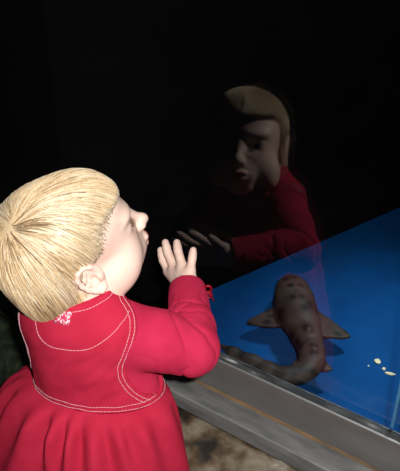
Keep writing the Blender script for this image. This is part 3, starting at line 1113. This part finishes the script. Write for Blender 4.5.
# inner side of the cloth
inn = len(SKV)
for v in SKV[:inn]:
    dx, dy = v[0] - CX, v[1] - CY
    rr = math.hypot(dx, dy)
    SKV.append((CX + dx * (1 - 0.002 / rr), CY + dy * (1 - 0.002 / rr), v[2]))
SKF += [tuple(i + inn for i in f[::-1]) for f in SKF]
for it in range(SK_T):
    for row, fl_ in ((0, 0), (SK_Z, 1)):
        a, b_ = row * SK_T + it, row * SK_T + (it + 1) % SK_T
        qd = (a, a + inn, b_ + inn, b_)
        SKF.append(qd if fl_ else qd[::-1])
DV = np.concatenate([V, np.array(SKV)])
DF = [tuple(f) for f in F] + [tuple(i + bod_n for i in f) for f in SKF]
dress = mesh_obj('dress', DV, DF, M['dress'], child)
bvh = BVHTree.FromPolygons([tuple(v) for v in DV], DF)


def on_dress(o, d, dist=1.0, gap=0.0006):
    hit = bvh.ray_cast(Vector(o), Vector(d).normalized(), dist)
    if hit[0] is None:
        return None
    n_ = hit[1] if hit[1].dot(Vector(d)) < 0 else -hit[1]
    return hit[0] + n_ * gap


def stitch(name, lines, r=0.00042, dash=0.0040, gap=0.0005):
    runs = []
    for pts in lines:
        run = []
        for p in pts:
            if p is None:
                continue
            if run and (p - run[-1]).length > 0.014:
                runs.append(run)
                run = []
            run.append(p)
        runs.append(run)
    lines = [max(runs, key=lambda r_: sum((b2 - a2).length for a2, b2 in zip(r_[:-1], r_[1:])))]
    paths = []
    for pts in lines:
        pts = [p for p in pts if p is not None]
        if len(pts) < 2:
            continue
        cur, acc, on = [pts[0]], 0.0, True
        for a, b_ in zip(pts[:-1], pts[1:]):
            seg = (b_ - a).length
            if seg > 0.02:
                if len(cur) > 1:
                    paths.append(cur)
                cur, acc, on = [b_], 0.0, True
                continue
            t0 = 0.0
            while seg > 1e-9:
                need = (dash if on else gap) - acc
                if t0 + need <= seg:
                    t0 += need
                    pnt = a.lerp(b_, t0 / seg)
                    if on:
                        cur.append(pnt)
                        if len(cur) > 1:
                            paths.append(cur)
                        cur = []
                    else:
                        cur = [pnt]
                    on, acc = not on, 0.0
                else:
                    acc += seg - t0
                    if on:
                        cur.append(b_)
                    break
        if on and len(cur) > 1:
            paths.append(cur)
    V, F = tube_arrays(paths, r, 5)
    return mesh_obj(name, V, F, M['thread'], dress)


# waist: two rows of white topstitching
lines = []
for dz in (0.0040, 0.0105):
    lines = []
    pts = []
    for k in range(241):
        a = 2 * math.pi * k / 240
        dvec = Vector((-math.cos(a), -math.sin(a), 0))
        pts.append(on_dress(Vector((CX, CY, WAIST_Z + dz)) - dvec * 0.3 + Vector((0, 0, TILT * dvec.x * 0.078 + TILT_Y * dvec.y * 0.098)), dvec))
    stitch('waist_stitching', [pts])

# back yoke: a curve hanging between the shoulders
lines = []
ctrl = [Vector(v) for v in ((-0.052, 0.010, 0.690), (-0.055, 0.005, 0.672), (-0.058, -0.004, 0.655), (-0.060, -0.021, 0.646), (-0.057, -0.046, 0.645), (-0.046, -0.073, 0.650),
                            (-0.036, -0.093, 0.665), (-0.018, -0.104, 0.680), (0.010, -0.102, 0.688))]
pts = []
for i in range(len(ctrl) - 1):
    p0, p1, p2, p3 = ctrl[max(i - 1, 0)], ctrl[i], ctrl[i + 1], ctrl[min(i + 2, len(ctrl) - 1)]
    for k in range(12):
        t = k / 12
        p = 0.5 * ((2 * p1) + (p2 - p0) * t + (2 * p0 - 5 * p1 + 4 * p2 - p3) * t * t + (3 * p1 - p0 - 3 * p2 + p3) * t ** 3)
        hit = bvh.find_nearest(p)
        pts.append(hit[0] + hit[1] * 0.0006)
lines.append(pts)
stitch('yoke_stitching', lines)

# armholes: double rows
for s in (-1, 1):
    cx_, cz_ = ARM_C[s]
    for f_ in (1.11, 1.20):
        pts = []
        for k in range(181):
            an = 2 * math.pi * (k / 180) - 0.6
            hit = on_dress((cx_ + ARM_R[0] * f_ * math.cos(an), s * 0.3, cz_ + ARM_R[1] * f_ * math.sin(an)), (0, -s, 0), 0.3)
            if hit is not None and hit.z > WAIST_Z - TILT * (hit.x - CX) - TILT_Y * (hit.y - CY) + 0.008:
                pts.append(hit)
        stitch('armhole_stitching', [pts])

# neckline
pts = []
for k in range(181):
    a = 2 * math.pi * k / 180
    dvec = Vector((math.cos(a), math.sin(a), 0))
    o = Vector((0.004, -0.02, 0.6965 + 0.12 * 0.052 * math.cos(a))) + dvec * 0.15
    pts.append(on_dress(o, -dvec, 0.2))
stitch('neckline_stitching', [pts])

# small woven label at the back of the neck
LV, LF = [], []
for i in range(9):
    for j in range(7):
        y = -0.028 - 0.019 * i / 8
        z = 0.692 - 0.015 * j / 6
        p = on_dress((-0.3, y, z), (1, 0, 0), 1.0, 0.0009)
        LV.append(p if p is not None else Vector((-0.06, y, z)))
for i in range(8):
    for j in range(6):
        a = i * 7 + j
        LF.append((a, a + 1, a + 8, a + 7))
lab = mesh_obj('neck_label', LV, LF, M['label'], dress)
sol = lab.modifiers.new('thickness', 'SOLIDIFY')
sol.thickness = 0.0006
tag(lab, 'small pale patterned label')

# shoes and socks
for s in (-1, 1):
    y = -0.020 + s * 0.040
    FD = Field((-0.06, y - 0.045, 0.0), (0.10, y + 0.045, 0.13), 0.0025)
    FD.add(W_.cap((-0.006, y, 0.10), (-0.006, y, 0.05), 0.031, 0.029), 0.01)
    FD.cut(lambda X, Y, Z: Z - 0.105 + 0 * X + 0 * Y)
    V, F = FD.mesh()
    mesh_obj('sock', V, F, M['sock'], child)
    FD = Field((-0.06, y - 0.045, -0.004), (0.10, y + 0.045, 0.09), 0.0025)
    FD.add(W_.ell((0.022, y, 0.026), (0.062, 0.031, 0.030)), 0.01)
    FD.add(W_.ell((-0.012, y, 0.034), (0.034, 0.029, 0.034)), 0.015)
    FD.cut(lambda X, Y, Z: 0.001 - Z + 0 * X + 0 * Y)
    V, F = FD.mesh()
    mesh_obj('shoe', V, F, M['shoe'], child)
